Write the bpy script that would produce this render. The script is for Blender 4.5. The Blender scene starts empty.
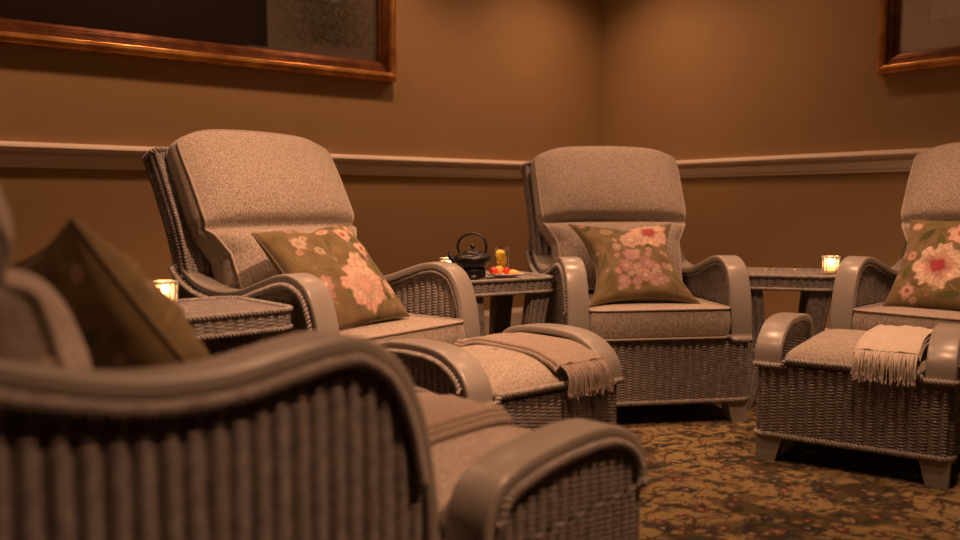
import bpy, math, random
import numpy as np
from mathutils import Vector, Matrix

S = bpy.context.scene
COL = S.collection
PI = math.pi

# ------------------------------------------------------------ camera
CAM_H = 0.86
cam_d = bpy.data.cameras.new('camera')
cam = bpy.data.objects.new('camera', cam_d)
COL.objects.link(cam)
cam.location = (0, 0, CAM_H)
cam.rotation_euler = (math.radians(90 - 4.52), 0, 0)
cam_d.sensor_width = 36.0
cam_d.lens = 36.0 * 847.0 / 960.0
cam_d.clip_start = 0.05
cam_d.dof.use_dof = True
cam_d.dof.focus_distance = 3.2
cam_d.dof.aperture_fstop = 1.9
S.camera = cam

# ------------------------------------------------------------ room frame
ALPHA = math.radians(52.6)
CORNER = Vector((0.8785, 6.2, 0))
E1 = Vector((-math.sin(ALPHA), -math.cos(ALPHA), 0))     # along the left wall, away from the corner
E2 = Vector((math.cos(ALPHA), -math.sin(ALPHA), 0))      # along the right wall, away from the corner
CEIL = 2.75
def room(a, b, z=0.0):
    return CORNER + E1 * a + E2 * b + Vector((0, 0, z))

# ------------------------------------------------------------ world, lamps, exposure
w = bpy.data.worlds.new('world')
S.world = w
w.use_nodes = True
w.node_tree.nodes['Background'].inputs[0].default_value = (1.0, 0.62, 0.36, 1)
w.node_tree.nodes['Background'].inputs[1].default_value = 0.02
S.view_settings.view_transform = 'Standard'
S.view_settings.look = 'None'
S.view_settings.gamma = 1
S.view_settings.use_curve_mapping = False
S.view_settings.exposure = 1.0
WARM = (1.0, 0.49, 0.27)

def spot(name, loc, target, power, angle, blend=0.8, rad=0.05, color=WARM):
    d = bpy.data.lights.new(name, 'SPOT')
    d.energy = power
    d.spot_size = math.radians(angle)
    d.spot_blend = blend
    d.shadow_soft_size = rad
    d.color = color
    o = bpy.data.objects.new(name, d)
    COL.objects.link(o)
    o.location = loc
    o.rotation_euler = (Vector(target) - Vector(loc)).to_track_quat('-Z', 'Y').to_euler()
    return o

def wash(s1, along, p):   # lamp in front of a wall, aimed straight down
    a = (s1, .62) if along == 'left' else (.62, s1)
    return (room(*a, CEIL - .05), room(*a, 0), p, 128, 1.0)
DOWN = [  # lamp position, target, power, cone, blend
    wash(.70, 'left', 20), wash(1.85, 'left', 23), wash(3.0, 'left', 23), wash(4.2, 'left', 23),
    wash(.75, 'right', 8), wash(1.55, 'right', 9), wash(2.9, 'right', 4),
    (Vector((-0.62, 2.62, CEIL - .05)), Vector((-0.60, 2.85, .5)), 46, 80, 1.0),
    (Vector((0.72, 3.25, CEIL - .05)), Vector((0.66, 3.50, .5)), 74, 80, 1.0),
    (Vector((1.70, 2.85, CEIL - .05)), Vector((1.7, 3.00, .4)), 40, 80, 1.0),
    (Vector((0.05, 1.90, CEIL - .05)), Vector((0.05, 2.1, .2)), 34, 85, 1.0),
    (Vector((0.55, 1.55, CEIL - .05)), Vector((-0.45, 2.80, .5)), 165, 56, 1.0),
    (Vector((1.05, 2.00, CEIL - .05)), Vector((1.65, 3.15, .5)), 75, 66, 1.0),
    (Vector((1.15, 0.90, CEIL - .05)), Vector((0.00, 1.30, .4)), 108, 54, 1.0),  # unseen fill, added to side-light the nearest armchair and footstool
]
for L in DOWN:
    spot('downlight_beam', *L)

# ------------------------------------------------------------ helpers
def setp(o, label=None, cat=None, group=None, kind=None):
    if label: o['label'] = label
    if cat: o['category'] = cat
    if group: o['group'] = group
    if kind: o['kind'] = kind
    return o

def empty(name, loc=(0, 0, 0), rz=0.0):
    o = bpy.data.objects.new(name, None)
    o.empty_display_size = 0.1
    COL.objects.link(o)
    o.location = loc
    o.rotation_euler = (0, 0, rz)
    return o

class MB:
    """collects vertices and faces for one mesh"""
    def __init__(s):
        s.v = []; s.f = []; s.c = []
        s.n = 0
    def add(s, V, F, color=None):
        V = np.asarray(V, float).reshape(-1, 3)
        s.v.append(V)
        s.f.extend([tuple(int(i) + s.n for i in f) for f in F])
        s.n += len(V)
        if color is not None:
            s.c.append(np.asarray(color, float).reshape(-1, 3))
        return s
    def grid(s, P, wrap_u=False, wrap_v=False, mask=None, color=None, flip=False):
        nu, nv = P.shape[:2]
        iu = np.arange(nu if wrap_u else nu - 1)
        iv = np.arange(nv if wrap_v else nv - 1)
        A, B = np.meshgrid(iu, iv, indexing='ij')
        A2 = (A + 1) % nu; B2 = (B + 1) % nv
        q = np.stack([A * nv + B, A2 * nv + B, A2 * nv + B2, A * nv + B2], -1)
        if mask is not None:
            m = mask[A, B] & mask[A2, B] & mask[A2, B2] & mask[A, B2]
            q = q[m]
        q = q.reshape(-1, 4)
        if flip: q = q[:, ::-1]
        s.add(P.reshape(-1, 3), q.tolist(), None if color is None else color.reshape(-1, 3))
        return s
    def loft(s, rings, cap=True, closed=True):
        R = np.array(rings, float)
        base = s.n
        s.grid(R, wrap_v=closed)
        if cap:
            n = R.shape[1]
            s.f.append(tuple(base + i for i in range(n))[::-1])
            last = base + (R.shape[0] - 1) * n
            s.f.append(tuple(last + i for i in range(n)))
        return s
    def box(s, c, d, rot=0.0):
        cx, cy, cz = c; dx, dy, dz = [k / 2 for k in d]
        V = []
        for z in (-dz, dz):
            for x, y in ((-dx, -dy), (dx, -dy), (dx, dy), (-dx, dy)):
                V.append((cx + x * math.cos(rot) - y * math.sin(rot), cy + x * math.sin(rot) + y * math.cos(rot), cz + z))
        s.add(V, [(3, 2, 1, 0), (4, 5, 6, 7), (0, 1, 5, 4), (1, 2, 6, 5), (2, 3, 7, 6), (3, 0, 4, 7)])
        return s
    def lathe(s, prof, n=32, c=(0, 0, 0), cap=False):
        a = np.linspace(0, 2 * PI, n, endpoint=False)
        P = np.array([[(c[0] + r * np.cos(t), c[1] + r * np.sin(t), c[2] + z) for t in a] for r, z in prof])
        return s.loft(P, cap=cap)
    def build(s, name, mat, parent=None, smooth=True, bevel=0.0, color=False, mats=None):
        me = bpy.data.meshes.new(name)
        V = np.concatenate(s.v)
        me.from_pydata(V.tolist(), [], s.f)
        me.polygons.foreach_set('use_smooth', [smooth] * len(me.polygons))
        if s.c:
            C = np.concatenate(s.c)
            at = me.color_attributes.new('pattern', 'FLOAT_COLOR', 'POINT')
            buf = np.ones((len(V), 4), np.float32)
            buf[:, :3] = C
            at.data.foreach_set('color', buf.ravel())
        me.materials.append(mat)
        me.update()
        o = bpy.data.objects.new(name, me)
        COL.objects.link(o)
        if parent: o.parent = parent
        if bevel:
            m = o.modifiers.new('bevel', 'BEVEL')
            m.width = bevel; m.segments = 2; m.limit_method = 'ANGLE'
        return o

def spline(pts, n):
    """Catmull-Rom through points, resampled to n points evenly"""
    P = np.array(pts, float)
    Q = np.vstack([2 * P[0] - P[1], P, 2 * P[-1] - P[-2]])
    out = []
    for i in range(1, len(Q) - 2):
        t = np.linspace(0, 1, 14, endpoint=False)[:, None]
        p0, p1, p2, p3 = Q[i - 1], Q[i], Q[i + 1], Q[i + 2]
        out.append(.5 * ((2 * p1) + (-p0 + p2) * t + (2 * p0 - 5 * p1 + 4 * p2 - p3) * t ** 2 + (-p0 + 3 * p1 - 3 * p2 + p3) * t ** 3))
    out.append(P[-1:])
    D = np.vstack(out)
    d = np.r_[0, np.cumsum(np.linalg.norm(np.diff(D, axis=0), axis=1))]
    t = np.linspace(0, d[-1], n)
    return np.stack([np.interp(t, d, D[:, k]) for k in range(D.shape[1])], 1)

def frames(P, closed=False):
    n = len(P)
    if closed:
        T = np.roll(P, -1, 0) - np.roll(P, 1, 0)
    else:
        T = np.gradient(P, axis=0)
    T /= np.linalg.norm(T, axis=1)[:, None] + 1e-12
    up = np.array([0, 0, 1.0])
    if abs(T[0] @ up) > .9: up = np.array([0, 1.0, 0])
    N = np.zeros_like(P); B = np.zeros_like(P)
    nrm = up - T[0] * (up @ T[0]); nrm /= np.linalg.norm(nrm)
    for i in range(n):
        nrm = nrm - T[i] * (nrm @ T[i]); nrm /= np.linalg.norm(nrm)
        N[i] = nrm; B[i] = np.cross(T[i], nrm)
    return T, N, B

def tube(mb, P, r, n=8, closed=False, cap=True):
    P = np.asarray(P, float)
    T, N, B = frames(P, closed)
    r = np.broadcast_to(np.asarray(r, float), (len(P),))
    a = np.linspace(0, 2 * PI, n, endpoint=False)
    R = P[:, None] + r[:, None, None] * (np.cos(a)[None, :, None] * N[:, None] + np.sin(a)[None, :, None] * B[:, None])
    if closed: mb.grid(R, wrap_u=True, wrap_v=True)
    else: mb.loft(R, cap=cap)

def braid(mb, P, r, closed=False, twist=0.024):
    """two strands twisted round each other along a path"""
    P = np.asarray(P, float)
    if closed: P = np.vstack([P, P[:1]])
    d = np.r_[0, np.cumsum(np.linalg.norm(np.diff(P, axis=0), axis=1))]
    n = max(8, int(d[-1] / (twist / 6)))
    t = np.linspace(0, d[-1], n)
    Q = np.stack([np.interp(t, d, P[:, k]) for k in range(3)], 1)
    T, N, B = frames(Q)
    for ph in (0, PI):
        a = 2 * PI * t / twist + ph
        C = Q + .62 * r * (np.cos(a)[:, None] * N + np.sin(a)[:, None] * B)
        tube(mb, C, r * .62, n=6)

def rrect(hx, hy, r, k=6):
    """rounded rectangle outline, counter-clockwise"""
    out = []
    for cx, cy, a0 in ((hx - r, hy - r, 0), (-hx + r, hy - r, PI / 2), (-hx + r, -hy + r, PI), (hx - r, -hy + r, 1.5 * PI)):
        for i in range(k + 1):
            a = a0 + PI / 2 * i / k
            out.append((cx + r * math.cos(a), cy + r * math.sin(a)))
    return np.array(out)

def resample_closed(O, n):
    Q = np.vstack([O, O[:1]])
    d = np.r_[0, np.cumsum(np.linalg.norm(np.diff(Q, axis=0), axis=1))]
    t = np.linspace(0, d[-1], n, endpoint=False)
    return np.stack([np.interp(t, d, Q[:, k]) for k in range(Q.shape[1])], 1), d[-1]

WCOL, WROW = 0.0305, 0.0102
def weave_h(s, t, L=None, A=0.0085, wcol=WCOL, wrow=WROW):
    """height of the woven cane surface at arc s, height t"""
    c = np.floor(s / wcol)
    fs = s / wcol - c
    ft = t / wrow + .5 * (c % 2)
    ft = ft - np.floor(ft)
    col = np.sin(PI * fs).clip(0) ** .9
    row = np.sqrt(np.clip(1 - (2 * ft - 1) ** 2, 0, 1))
    return A * (1.15 * col * (.40 + .60 * row) + .12 * row) - A * .9

def wicker(mb, fn, L, H, wrap=False, flip=False, mask=None, A=0.0085, du=7, dv=5):
    """fn(s,t)->P arrays; adds a woven surface"""
    ncol = max(2, int(round(L / WCOL)))
    if wrap and ncol % 2: ncol += 1
    wc = L / ncol
    nu = ncol * du
    s = np.arange(nu + (0 if wrap else 1)) * (L / nu)
    nv = int(math.ceil(H / WROW * dv))
    t = np.linspace(0, H, nv + 1)
    Sg, Tg = np.meshgrid(s, t, indexing='ij')
    P = fn(Sg, Tg)
    e = 1e-3
    n = np.cross(fn(Sg + e, Tg) - P, fn(Sg, Tg + e) - P)
    n /= np.linalg.norm(n, axis=-1)[..., None] + 1e-12
    if flip: n = -n
    h = weave_h(Sg, Tg, A=A, wcol=wc)
    Q = P + n * h[..., None]
    m = mask(Sg, Tg, P) if mask else None
    mb.grid(Q, wrap_u=wrap, mask=m, flip=flip)

def planar(O, U, V):
    O, U, V = (np.array(a, float) for a in (O, U, V))
    return lambda s, t: O + s[..., None] * U + t[..., None] * V

def loop_fn(outline, zfun=None, z0=0, scale=None):
    """closed outline extruded upward; scale(t) multiplies the outline"""
    O = np.vstack([outline, outline[:1]])
    d = np.r_[0, np.cumsum(np.linalg.norm(np.diff(O, axis=0), axis=1))]
    L = d[-1]
    def fn(s, t):
        sm = np.mod(s, L)
        x = np.interp(sm, d, O[:, 0]); y = np.interp(sm, d, O[:, 1])
        if scale is not None:
            k = scale(t); x = x * k[0]; y = y * k[1]
        return np.stack([x, y, z0 + t], -1)
    return fn, L

# ------------------------------------------------------------ materials
def newmat(name):
    m = bpy.data.materials.new(name)
    m.use_nodes = True
    nt = m.node_tree
    return m, nt, nt.nodes['Principled BSDF']

def srgb(r, g, b):
    f = lambda c: (c / 255 / 12.92) if c <= 10 else ((c / 255 + .055) / 1.055) ** 2.4
    return (f(r), f(g), f(b))

def noise_mat(name, c1, c2, scale=50, rough=.6, bump=0.0, bscale=200, detail=3, spec=.5, stretch=None, bdist=.002, sheen=0, metal=0, coord='Object'):
    m, nt, b = newmat(name)
    N = nt.nodes; Lk = nt.links
    tc = N.new('ShaderNodeTexCoord')
    mp = N.new('ShaderNodeMapping')
    if stretch: mp.inputs['Scale'].default_value = stretch
    Lk.new(tc.outputs[coord], mp.inputs[0])
    nz = N.new('ShaderNodeTexNoise'); nz.inputs['Scale'].default_value = scale; nz.inputs['Detail'].default_value = detail
    Lk.new(mp.outputs[0], nz.inputs[0])
    rp = N.new('ShaderNodeValToRGB')
    rp.color_ramp.elements[0].position = .35; rp.color_ramp.elements[1].position = .65
    rp.color_ramp.elements[0].color = (*c1, 1); rp.color_ramp.elements[1].color = (*c2, 1)
    Lk.new(nz.outputs[0], rp.inputs[0]); Lk.new(rp.outputs[0], b.inputs['Base Color'])
    b.inputs['Roughness'].default_value = rough
    b.inputs['Specular IOR Level'].default_value = spec
    b.inputs['Metallic'].default_value = metal
    if sheen:
        b.inputs['Sheen Weight'].default_value = sheen
        b.inputs['Sheen Roughness'].default_value = .5
    if bump:
        n2 = N.new('ShaderNodeTexNoise'); n2.inputs['Scale'].default_value = bscale; n2.inputs['Detail'].default_value = 2
        Lk.new(mp.outputs[0], n2.inputs[0])
        bp = N.new('ShaderNodeBump'); bp.inputs['Strength'].default_value = bump; bp.inputs['Distance'].default_value = bdist
        Lk.new(n2.outputs[0], bp.inputs['Height']); Lk.new(bp.outputs[0], b.inputs['Normal'])
    return m

def attr_mat(name, rough=.8, bump=.3, bscale=500, spec=.3, tint=.32, sheen=0, coat=0):
    m, nt, b = newmat(name)
    N = nt.nodes; Lk = nt.links
    at = N.new('ShaderNodeAttribute'); at.attribute_name = 'pattern'
    tc = N.new('ShaderNodeTexCoord')
    nz = N.new('ShaderNodeTexNoise'); nz.inputs['Scale'].default_value = bscale; nz.inputs['Detail'].default_value = 3
    Lk.new(tc.outputs['Object'], nz.inputs[0])
    mx = N.new('ShaderNodeMix'); mx.data_type = 'RGBA'; mx.blend_type = 'MULTIPLY'
    mr = N.new('ShaderNodeMapRange')
    mr.inputs[1].default_value = .3; mr.inputs[2].default_value = .7; mr.inputs[3].default_value = 1 - tint; mr.inputs[4].default_value = 1 + tint
    mx.inputs[0].default_value = 1.0
    Lk.new(nz.outputs[0], mr.inputs[0])
    Lk.new(at.outputs['Color'], mx.inputs[6]); Lk.new(mr.outputs[0], mx.inputs[7])
    Lk.new(mx.outputs[2], b.inputs['Base Color'])
    b.inputs['Roughness'].default_value = rough; b.inputs['Specular IOR Level'].default_value = spec
    if sheen: b.inputs['Sheen Weight'].default_value = sheen
    if coat:
        b.inputs['Coat Weight'].default_value = coat; b.inputs['Coat Roughness'].default_value = .05
    if bump:
        bp = N.new('ShaderNodeBump'); bp.inputs['Strength'].default_value = bump; bp.inputs['Distance'].default_value = .002
        Lk.new(nz.outputs[0], bp.inputs['Height']); Lk.new(bp.outputs[0], b.inputs['Normal'])
    return m

M = {}
M['wall'] = noise_mat('wall paint tan', (.41, .275, .135), (.43, .29, .145), 3, rough=.55, bump=.06, bscale=260, spec=.35)
M['ceiling'] = noise_mat('ceiling paint', (.62, .56, .48), (.65, .58, .5), 3, rough=.8)
M['trim'] = noise_mat('trim paint cream', (.88, .78, .68), (.91, .81, .71), 4, rough=.38, spec=.5)
M['band'] = noise_mat('taupe painted wood', (.262, .246, .215), (.290, .270, .238), 9, rough=.30, spec=.5, bump=.04, bscale=90)
M['wicker'] = noise_mat('grey brown woven cane', (.150, .136, .128), (.245, .225, .212), 55, rough=.48, spec=.5, bump=.2, bscale=500)
M['braid'] = noise_mat('grey brown braided cane', (.21, .19, .175), (.31, .285, .26), 60, rough=.5, spec=.45)
M['tweed'] = None
M['piping'] = noise_mat('cream welt cord', (.30, .26, .22), (.42, .36, .30), 300, rough=.85, bump=.4, bscale=500)
M['throw'] = noise_mat('taupe wool throw', (.22, .175, .14), (.36, .295, .24), 220, rough=.95, bump=.5, bscale=350, spec=.1, sheen=.3)
M['throw_cream'] = noise_mat('cream wool throw', (.50, .44, .37), (.62, .55, .47), 220, rough=.95, bump=.5, bscale=350, spec=.1, sheen=.3)
M['iron'] = noise_mat('black cast iron', (.006, .0055, .005), (.011, .010, .009), 60, rough=.34, spec=.4, bump=.5, bscale=120)
M['gold'] = noise_mat('antique gilt wood', (.50, .22, .06), (.85, .45, .14), 8, rough=.34, metal=.75, stretch=(1, 1, 1), bump=.1, bscale=60)
M['gold_dark'] = noise_mat('dark mahogany gilt', (.10, .034, .012), (.20, .075, .022), 10, rough=.35, metal=.6, bump=.1, bscale=60)
M['print'] = attr_mat('printed paper', rough=.5, bump=0, bscale=30, coat=.2, tint=.05)
M['floral'] = attr_mat('floral linen', rough=.85, bump=.35, bscale=420, spec=.2, sheen=.15)
M['carpet'] = attr_mat('patterned carpet', rough=.95, bump=.8, bscale=170, spec=.1, sheen=.1)
M['porcelain'] = noise_mat('white porcelain', (.75, .72, .68), (.78, .75, .7), 3, rough=.2)
M['lamp_metal'] = noise_mat('brushed lamp trim', (.55, .5, .45), (.6, .55, .5), 20, rough=.35, metal=.6)

def tweed():
    m, nt, b = newmat('oatmeal tweed')
    N = nt.nodes; Lk = nt.links
    tc = N.new('ShaderNodeTexCoord')
    n1 = N.new('ShaderNodeTexNoise'); n1.inputs['Scale'].default_value = 230; n1.inputs['Detail'].default_value = 2
    mp = N.new('ShaderNodeMapping'); mp.inputs['Scale'].default_value = (1, 1, 2.2)
    Lk.new(tc.outputs['Object'], mp.inputs[0]); Lk.new(mp.outputs[0], n1.inputs[0])
    mp2 = N.new('ShaderNodeMapping'); mp2.inputs['Scale'].default_value = (2.5, 2.5, .5)
    Lk.new(tc.outputs['Object'], mp2.inputs[0])
    n2 = N.new('ShaderNodeTexNoise'); n2.inputs['Scale'].default_value = 160; n2.inputs['Detail'].default_value = 2
    Lk.new(mp2.outputs[0], n2.inputs[0])
    ad = N.new('ShaderNodeMath'); ad.operation = 'ADD'
    Lk.new(n1.outputs[0], ad.inputs[0]); Lk.new(n2.outputs[0], ad.inputs[1])
    rp = N.new('ShaderNodeValToRGB')
    rp.color_ramp.elements[0].position = .78; rp.color_ramp.elements[1].position = 1.0
    hf = N.new('ShaderNodeMath'); hf.operation = 'MULTIPLY'; hf.inputs[1].default_value = .5
    rp.color_ramp.elements[0].position = .40; rp.color_ramp.elements[1].position = .60
    rp.color_ramp.elements[0].color = (.165, .138, .112, 1); rp.color_ramp.elements[1].color = (.53, .465, .395, 1)
    Lk.new(ad.outputs[0], hf.inputs[0]); Lk.new(hf.outputs[0], rp.inputs[0])
    Lk.new(rp.outputs[0], b.inputs['Base Color'])
    b.inputs['Roughness'].default_value = .95; b.inputs['Specular IOR Level'].default_value = .15
    b.inputs['Sheen Weight'].default_value = .2
    bp = N.new('ShaderNodeBump'); bp.inputs['Strength'].default_value = .6; bp.inputs['Distance'].default_value = .002
    Lk.new(ad.outputs[0], bp.inputs['Height']); Lk.new(bp.outputs[0], b.inputs['Normal'])
    return m
M['tweed'] = tweed()

def glass_mat(name, col=(1, 1, 1), rough=.02, ior=1.45):
    m, nt, b = newmat(name)
    b.inputs['Base Color'].default_value = (*col, 1)
    b.inputs['Transmission Weight'].default_value = 1
    b.inputs['Roughness'].default_value = rough
    b.inputs['IOR'].default_value = ior
    return m
M['glass'] = glass_mat('clear glass', ior=1.12)
M['cutglass'] = glass_mat('ribbed candle glass', (1, .93, .82), .22, 1.35)
M['cutglass'].node_tree.nodes['Principled BSDF'].inputs['Transmission Weight'].default_value = .85

def simple(name, col, rough=.5, emit=None, es=0, sss=0):
    m, nt, b = newmat(name)
    b.inputs['Base Color'].default_value = (*col, 1)
    b.inputs['Roughness'].default_value = rough
    if emit:
        b.inputs['Emission Color'].default_value = (*emit, 1)
        b.inputs['Emission Strength'].default_value = es
    if sss:
        b.inputs['Subsurface Weight'].default_value = sss
        b.inputs['Subsurface Radius'].default_value = (.02, .01, .005)
    return m
M['flame'] = simple('candle flame', (1, .7, .3), .5, (1, .62, .25), 25)
M['wax'] = simple('candle wax lit from within', (.95, .85, .7), .5, (1, .42, .12), 1.0, sss=.3)
M['lens'] = simple('lamp lens', (1, .9, .8), .4, (1, .65, .36), 4)
M['straw'] = simple('strawberry red', (.62, .045, .02), .35)
M['peach'] = simple('peach orange', (.85, .36, .06), .4)
M['lemon'] = simple('lemon yellow', (.9, .62, .05), .4)
M['melon'] = simple('melon yellow', (.85, .5, .16), .45)
M['leaf'] = simple('mint leaf green', (.08, .16, .03), .6)

# ------------------------------------------------------------ setting: floor, walls, ceiling
RA, RB = 7.2, 7.4      # room lengths along E1 and E2
def tri(x): return np.abs((x % 1) - .5) * 2

def carpet_color(X, Y):
    """dense floral carpet: ochre ground, russet, navy and green scrolls, flower heads"""
    rs = np.random.RandomState(4)
    gold = np.array(srgb(124, 108, 70)); olive = np.array(srgb(54, 46, 28)); rust = np.array(srgb(92, 50, 36))
    navy = np.array(srgb(30, 32, 38)); cream = np.array(srgb(138, 120, 90)); brown = np.array(srgb(44, 30, 20))
    def fbm(x, y, k, seed):
        r = np.random.RandomState(seed); o = 0
        for i in range(5):
            a = r.uniform(0, 2 * PI); f = k * (1.0 + .7 * i); p = r.uniform(0, 6)
            o = o + np.sin((x * math.cos(a) + y * math.sin(a)) * f + p + 1.3 * np.sin((x * math.sin(a) - y * math.cos(a)) * f * .7 + p)) / (1 + .5 * i)
        return o
    n1 = fbm(X, Y, 9, 1); n2 = fbm(X, Y, 19, 2); n3 = fbm(X, Y, 15, 3); n4 = fbm(X, Y, 48, 5)
    C = np.ones(X.shape + (3,)) * gold
    def mix(mask, col, k=1.0):
        nonlocal C
        m = (np.clip(mask, 0, 1) * k)[..., None]
        C = C * (1 - m) + col * m
    mix((n1 - .25) * 3, olive, .85)
    mix((n3 - 1.0) * 4, brown, .6)
    # scrolling stems and outlines
    mix(1.4 - np.abs(n2 - .2) * 6, navy, .9)
    mix(1.4 - np.abs(n3 + .4) * 6, brown, .9)
    mix(1 - np.abs(n1 + .7) * 12, rust, .8)
    # leaves
    mix((n4 - 1.15) * 4, np.array(srgb(42, 44, 28)), .9)
    mix((-n4 - 1.25) * 4, cream, .6)
    # flower heads on a jittered lattice
    g = .085
    for i in range(int(X.min() / g) - 1, int(X.max() / g) + 2):
        for j in range(int(Y.min() / g) - 1, int(Y.max() / g) + 2):
            cx = (i + .5 + rs.uniform(-.33, .33)) * g; cy = (j + .5 + rs.uniform(-.33, .33)) * g
            r0 = rs.uniform(.008, .022); k = rs.randint(5, 8); ph = rs.uniform(0, 6)
            ci = rs.randint(0, 5)
            colr = (rust, cream, navy, rust, np.array(srgb(112, 78, 58)))[ci]
            i0 = np.searchsorted(X[:, 0], cx - .04); i1 = np.searchsorted(X[:, 0], cx + .04)
            j0 = np.searchsorted(Y[0], cy - .04); j1 = np.searchsorted(Y[0], cy + .04)
            if i1 <= i0 or j1 <= j0: continue
            x = X[i0:i1, j0:j1] - cx; y = Y[i0:i1, j0:j1] - cy
            r = np.hypot(x, y); a = np.arctan2(y, x)
            R = r0 * (1 + .22 * np.cos(k * a + ph))
            sub = C[i0:i1, j0:j1]
            m = np.clip((R - r) / .005 + .5, 0, 1)[..., None]
            sub[:] = sub * (1 - m) + colr * m
            m = (np.clip(1 - np.abs(r - R) / .005, 0, 1) * .8)[..., None]
            sub[:] = sub * (1 - m) + navy * m
            m = np.clip((r0 * .35 - r) / .005 + .5, 0, 1)[..., None]
            sub[:] = sub * (1 - m) + (cream if ci != 1 else rust) * m
    return C

def make_floor():
    mb = MB()
    # fine grid where the carpet is in view, coarse around it
    xs = np.unique(np.r_[np.linspace(-6, -.2, 8), np.arange(-.2, 2.6, .008), np.linspace(2.6, 7.0, 8)])
    ys = np.unique(np.r_[np.linspace(-4.5, 1.2, 8), np.arange(1.2, 4.2, .008), np.linspace(4.2, 6.8, 6)])
    X, Y = np.meshgrid(xs, ys, indexing='ij')
    C = carpet_color(X, Y)
    P = np.stack([X, Y, X * 0], -1)
    V = P - np.array(CORNER)
    a = V @ np.array(E1); b = V @ np.array(E2)
    inside = (a > -.3) & (b > -.3) & (a < RA + .6) & (b < RB + .6)
    mb.grid(P, color=C, mask=inside)
    setp(mb.build('floor', M['carpet'], smooth=False), kind='structure')
make_floor()

def quad(name, pts, mat, kind='structure'):
    mb = MB()
    mb.add([tuple(p) for p in pts], [(0, 1, 2, 3)])
    return setp(mb.build(name, mat, smooth=False), kind=kind)
def slab(name, a0, b0, a1, b1, z0, z1, mat):
    mb = MB()
    c = [room(a0, b0), room(a1, b0), room(a1, b1), room(a0, b1)]
    V = [(p.x, p.y, z0) for p in c] + [(p.x, p.y, z1) for p in c]
    mb.add(V, [(3, 2, 1, 0), (4, 5, 6, 7), (0, 1, 5, 4), (1, 2, 6, 5), (2, 3, 7, 6), (3, 0, 4, 7)])
    return setp(mb.build(name, mat, smooth=False), kind='structure')
TH = .12
slab('wall_left', 0, -TH, RA, 0, 0, CEIL, M['wall'])
slab('wall_right', -TH, -TH, 0, RB, 0, CEIL, M['wall'])
slab('wall_back', RA, -TH, RA + TH, RB + TH, 0, CEIL, M['wall'])
slab('wall_near', -TH, RB, RA, RB + TH, 0, CEIL, M['wall'])
slab('ceiling', -TH, -TH, RA + TH, RB + TH, CEIL, CEIL + .1, M['ceiling'])

def molding(name, prof, z0, along):
    """prof: (out, z) outline; run from the corner along one wall, mitred in the corner"""
    mb = MB()
    rings = []
    Lr = RB if along == 'right' else RA
    for e in (0, 1):
        ring = []
        for o, z in prof:
            if along == 'left': p = room(max(o, 0.0) if e == 0 else Lr, o, z0 + z)
            else: p = room(o, max(o, 0.0) if e == 0 else Lr, z0 + z)
            ring.append(tuple(p))
        rings.append(ring)
    mb.loft(rings)
    setp(mb.build(name, M['trim'], smooth=False, bevel=0), kind='structure')
RAIL = [(0, -.105), (.012, -.105), (.014, -.088), (.021, -.085), (.021, -.052), (.018, -.046), (.011, -.041), (.011, -.033), (.030, -.031), (.046, -.024), (.052, -.013), (.048, -.003), (.034, .006), (0, .013)]
molding('trim_1', RAIL, 1.128, 'left')
molding('trim_2', RAIL, 1.128, 'right')
BASEB = [(0, 0), (.02, 0), (.02, .12), (.012, .14), (.008, .15), (0, .15)]
molding('baseboard_left', BASEB, 0, 'left')
molding('baseboard_right', BASEB, 0, 'right')

# recessed ceiling lamps that carry the light (all above the picture; last is fill)
for i, L in enumerate(DOWN):
    p = L[0]
    t = empty('ceiling_downlight', (p.x, p.y, CEIL))
    where = ['in front of the left wall, first from the corner', 'in front of the left wall, second from the corner', 'in front of the left wall, third from the corner', 'in front of the left wall, fourth from the corner',
             'in front of the right wall, nearest the corner', 'in front of the right wall, midway to the small frame', 'in front of the right wall by the small frame',
             'over the armchair on the left', 'over the armchair in the corner', 'over the footstool on the right', 'over the middle footstool', 'right of the nearest armchair', 'over the carpet between the footstools', 'added as an unseen fill over the near right of the room'][i]
    setp(t, 'round recessed ceiling lamp ' + where, 'ceiling lamp', 'recessed ceiling lamps')
    mb = MB(); mb.lathe([(.055, -.001), (.060, -.006), (.072, -.006), (.076, -.001)], 28)
    mb.build('trim_ring', M['lamp_metal'], t)
    mb = MB(); mb.lathe([(.0005, -.0015), (.055, -.0015)], 28)
    mb.build('lens', M['lens'], t)

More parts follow.
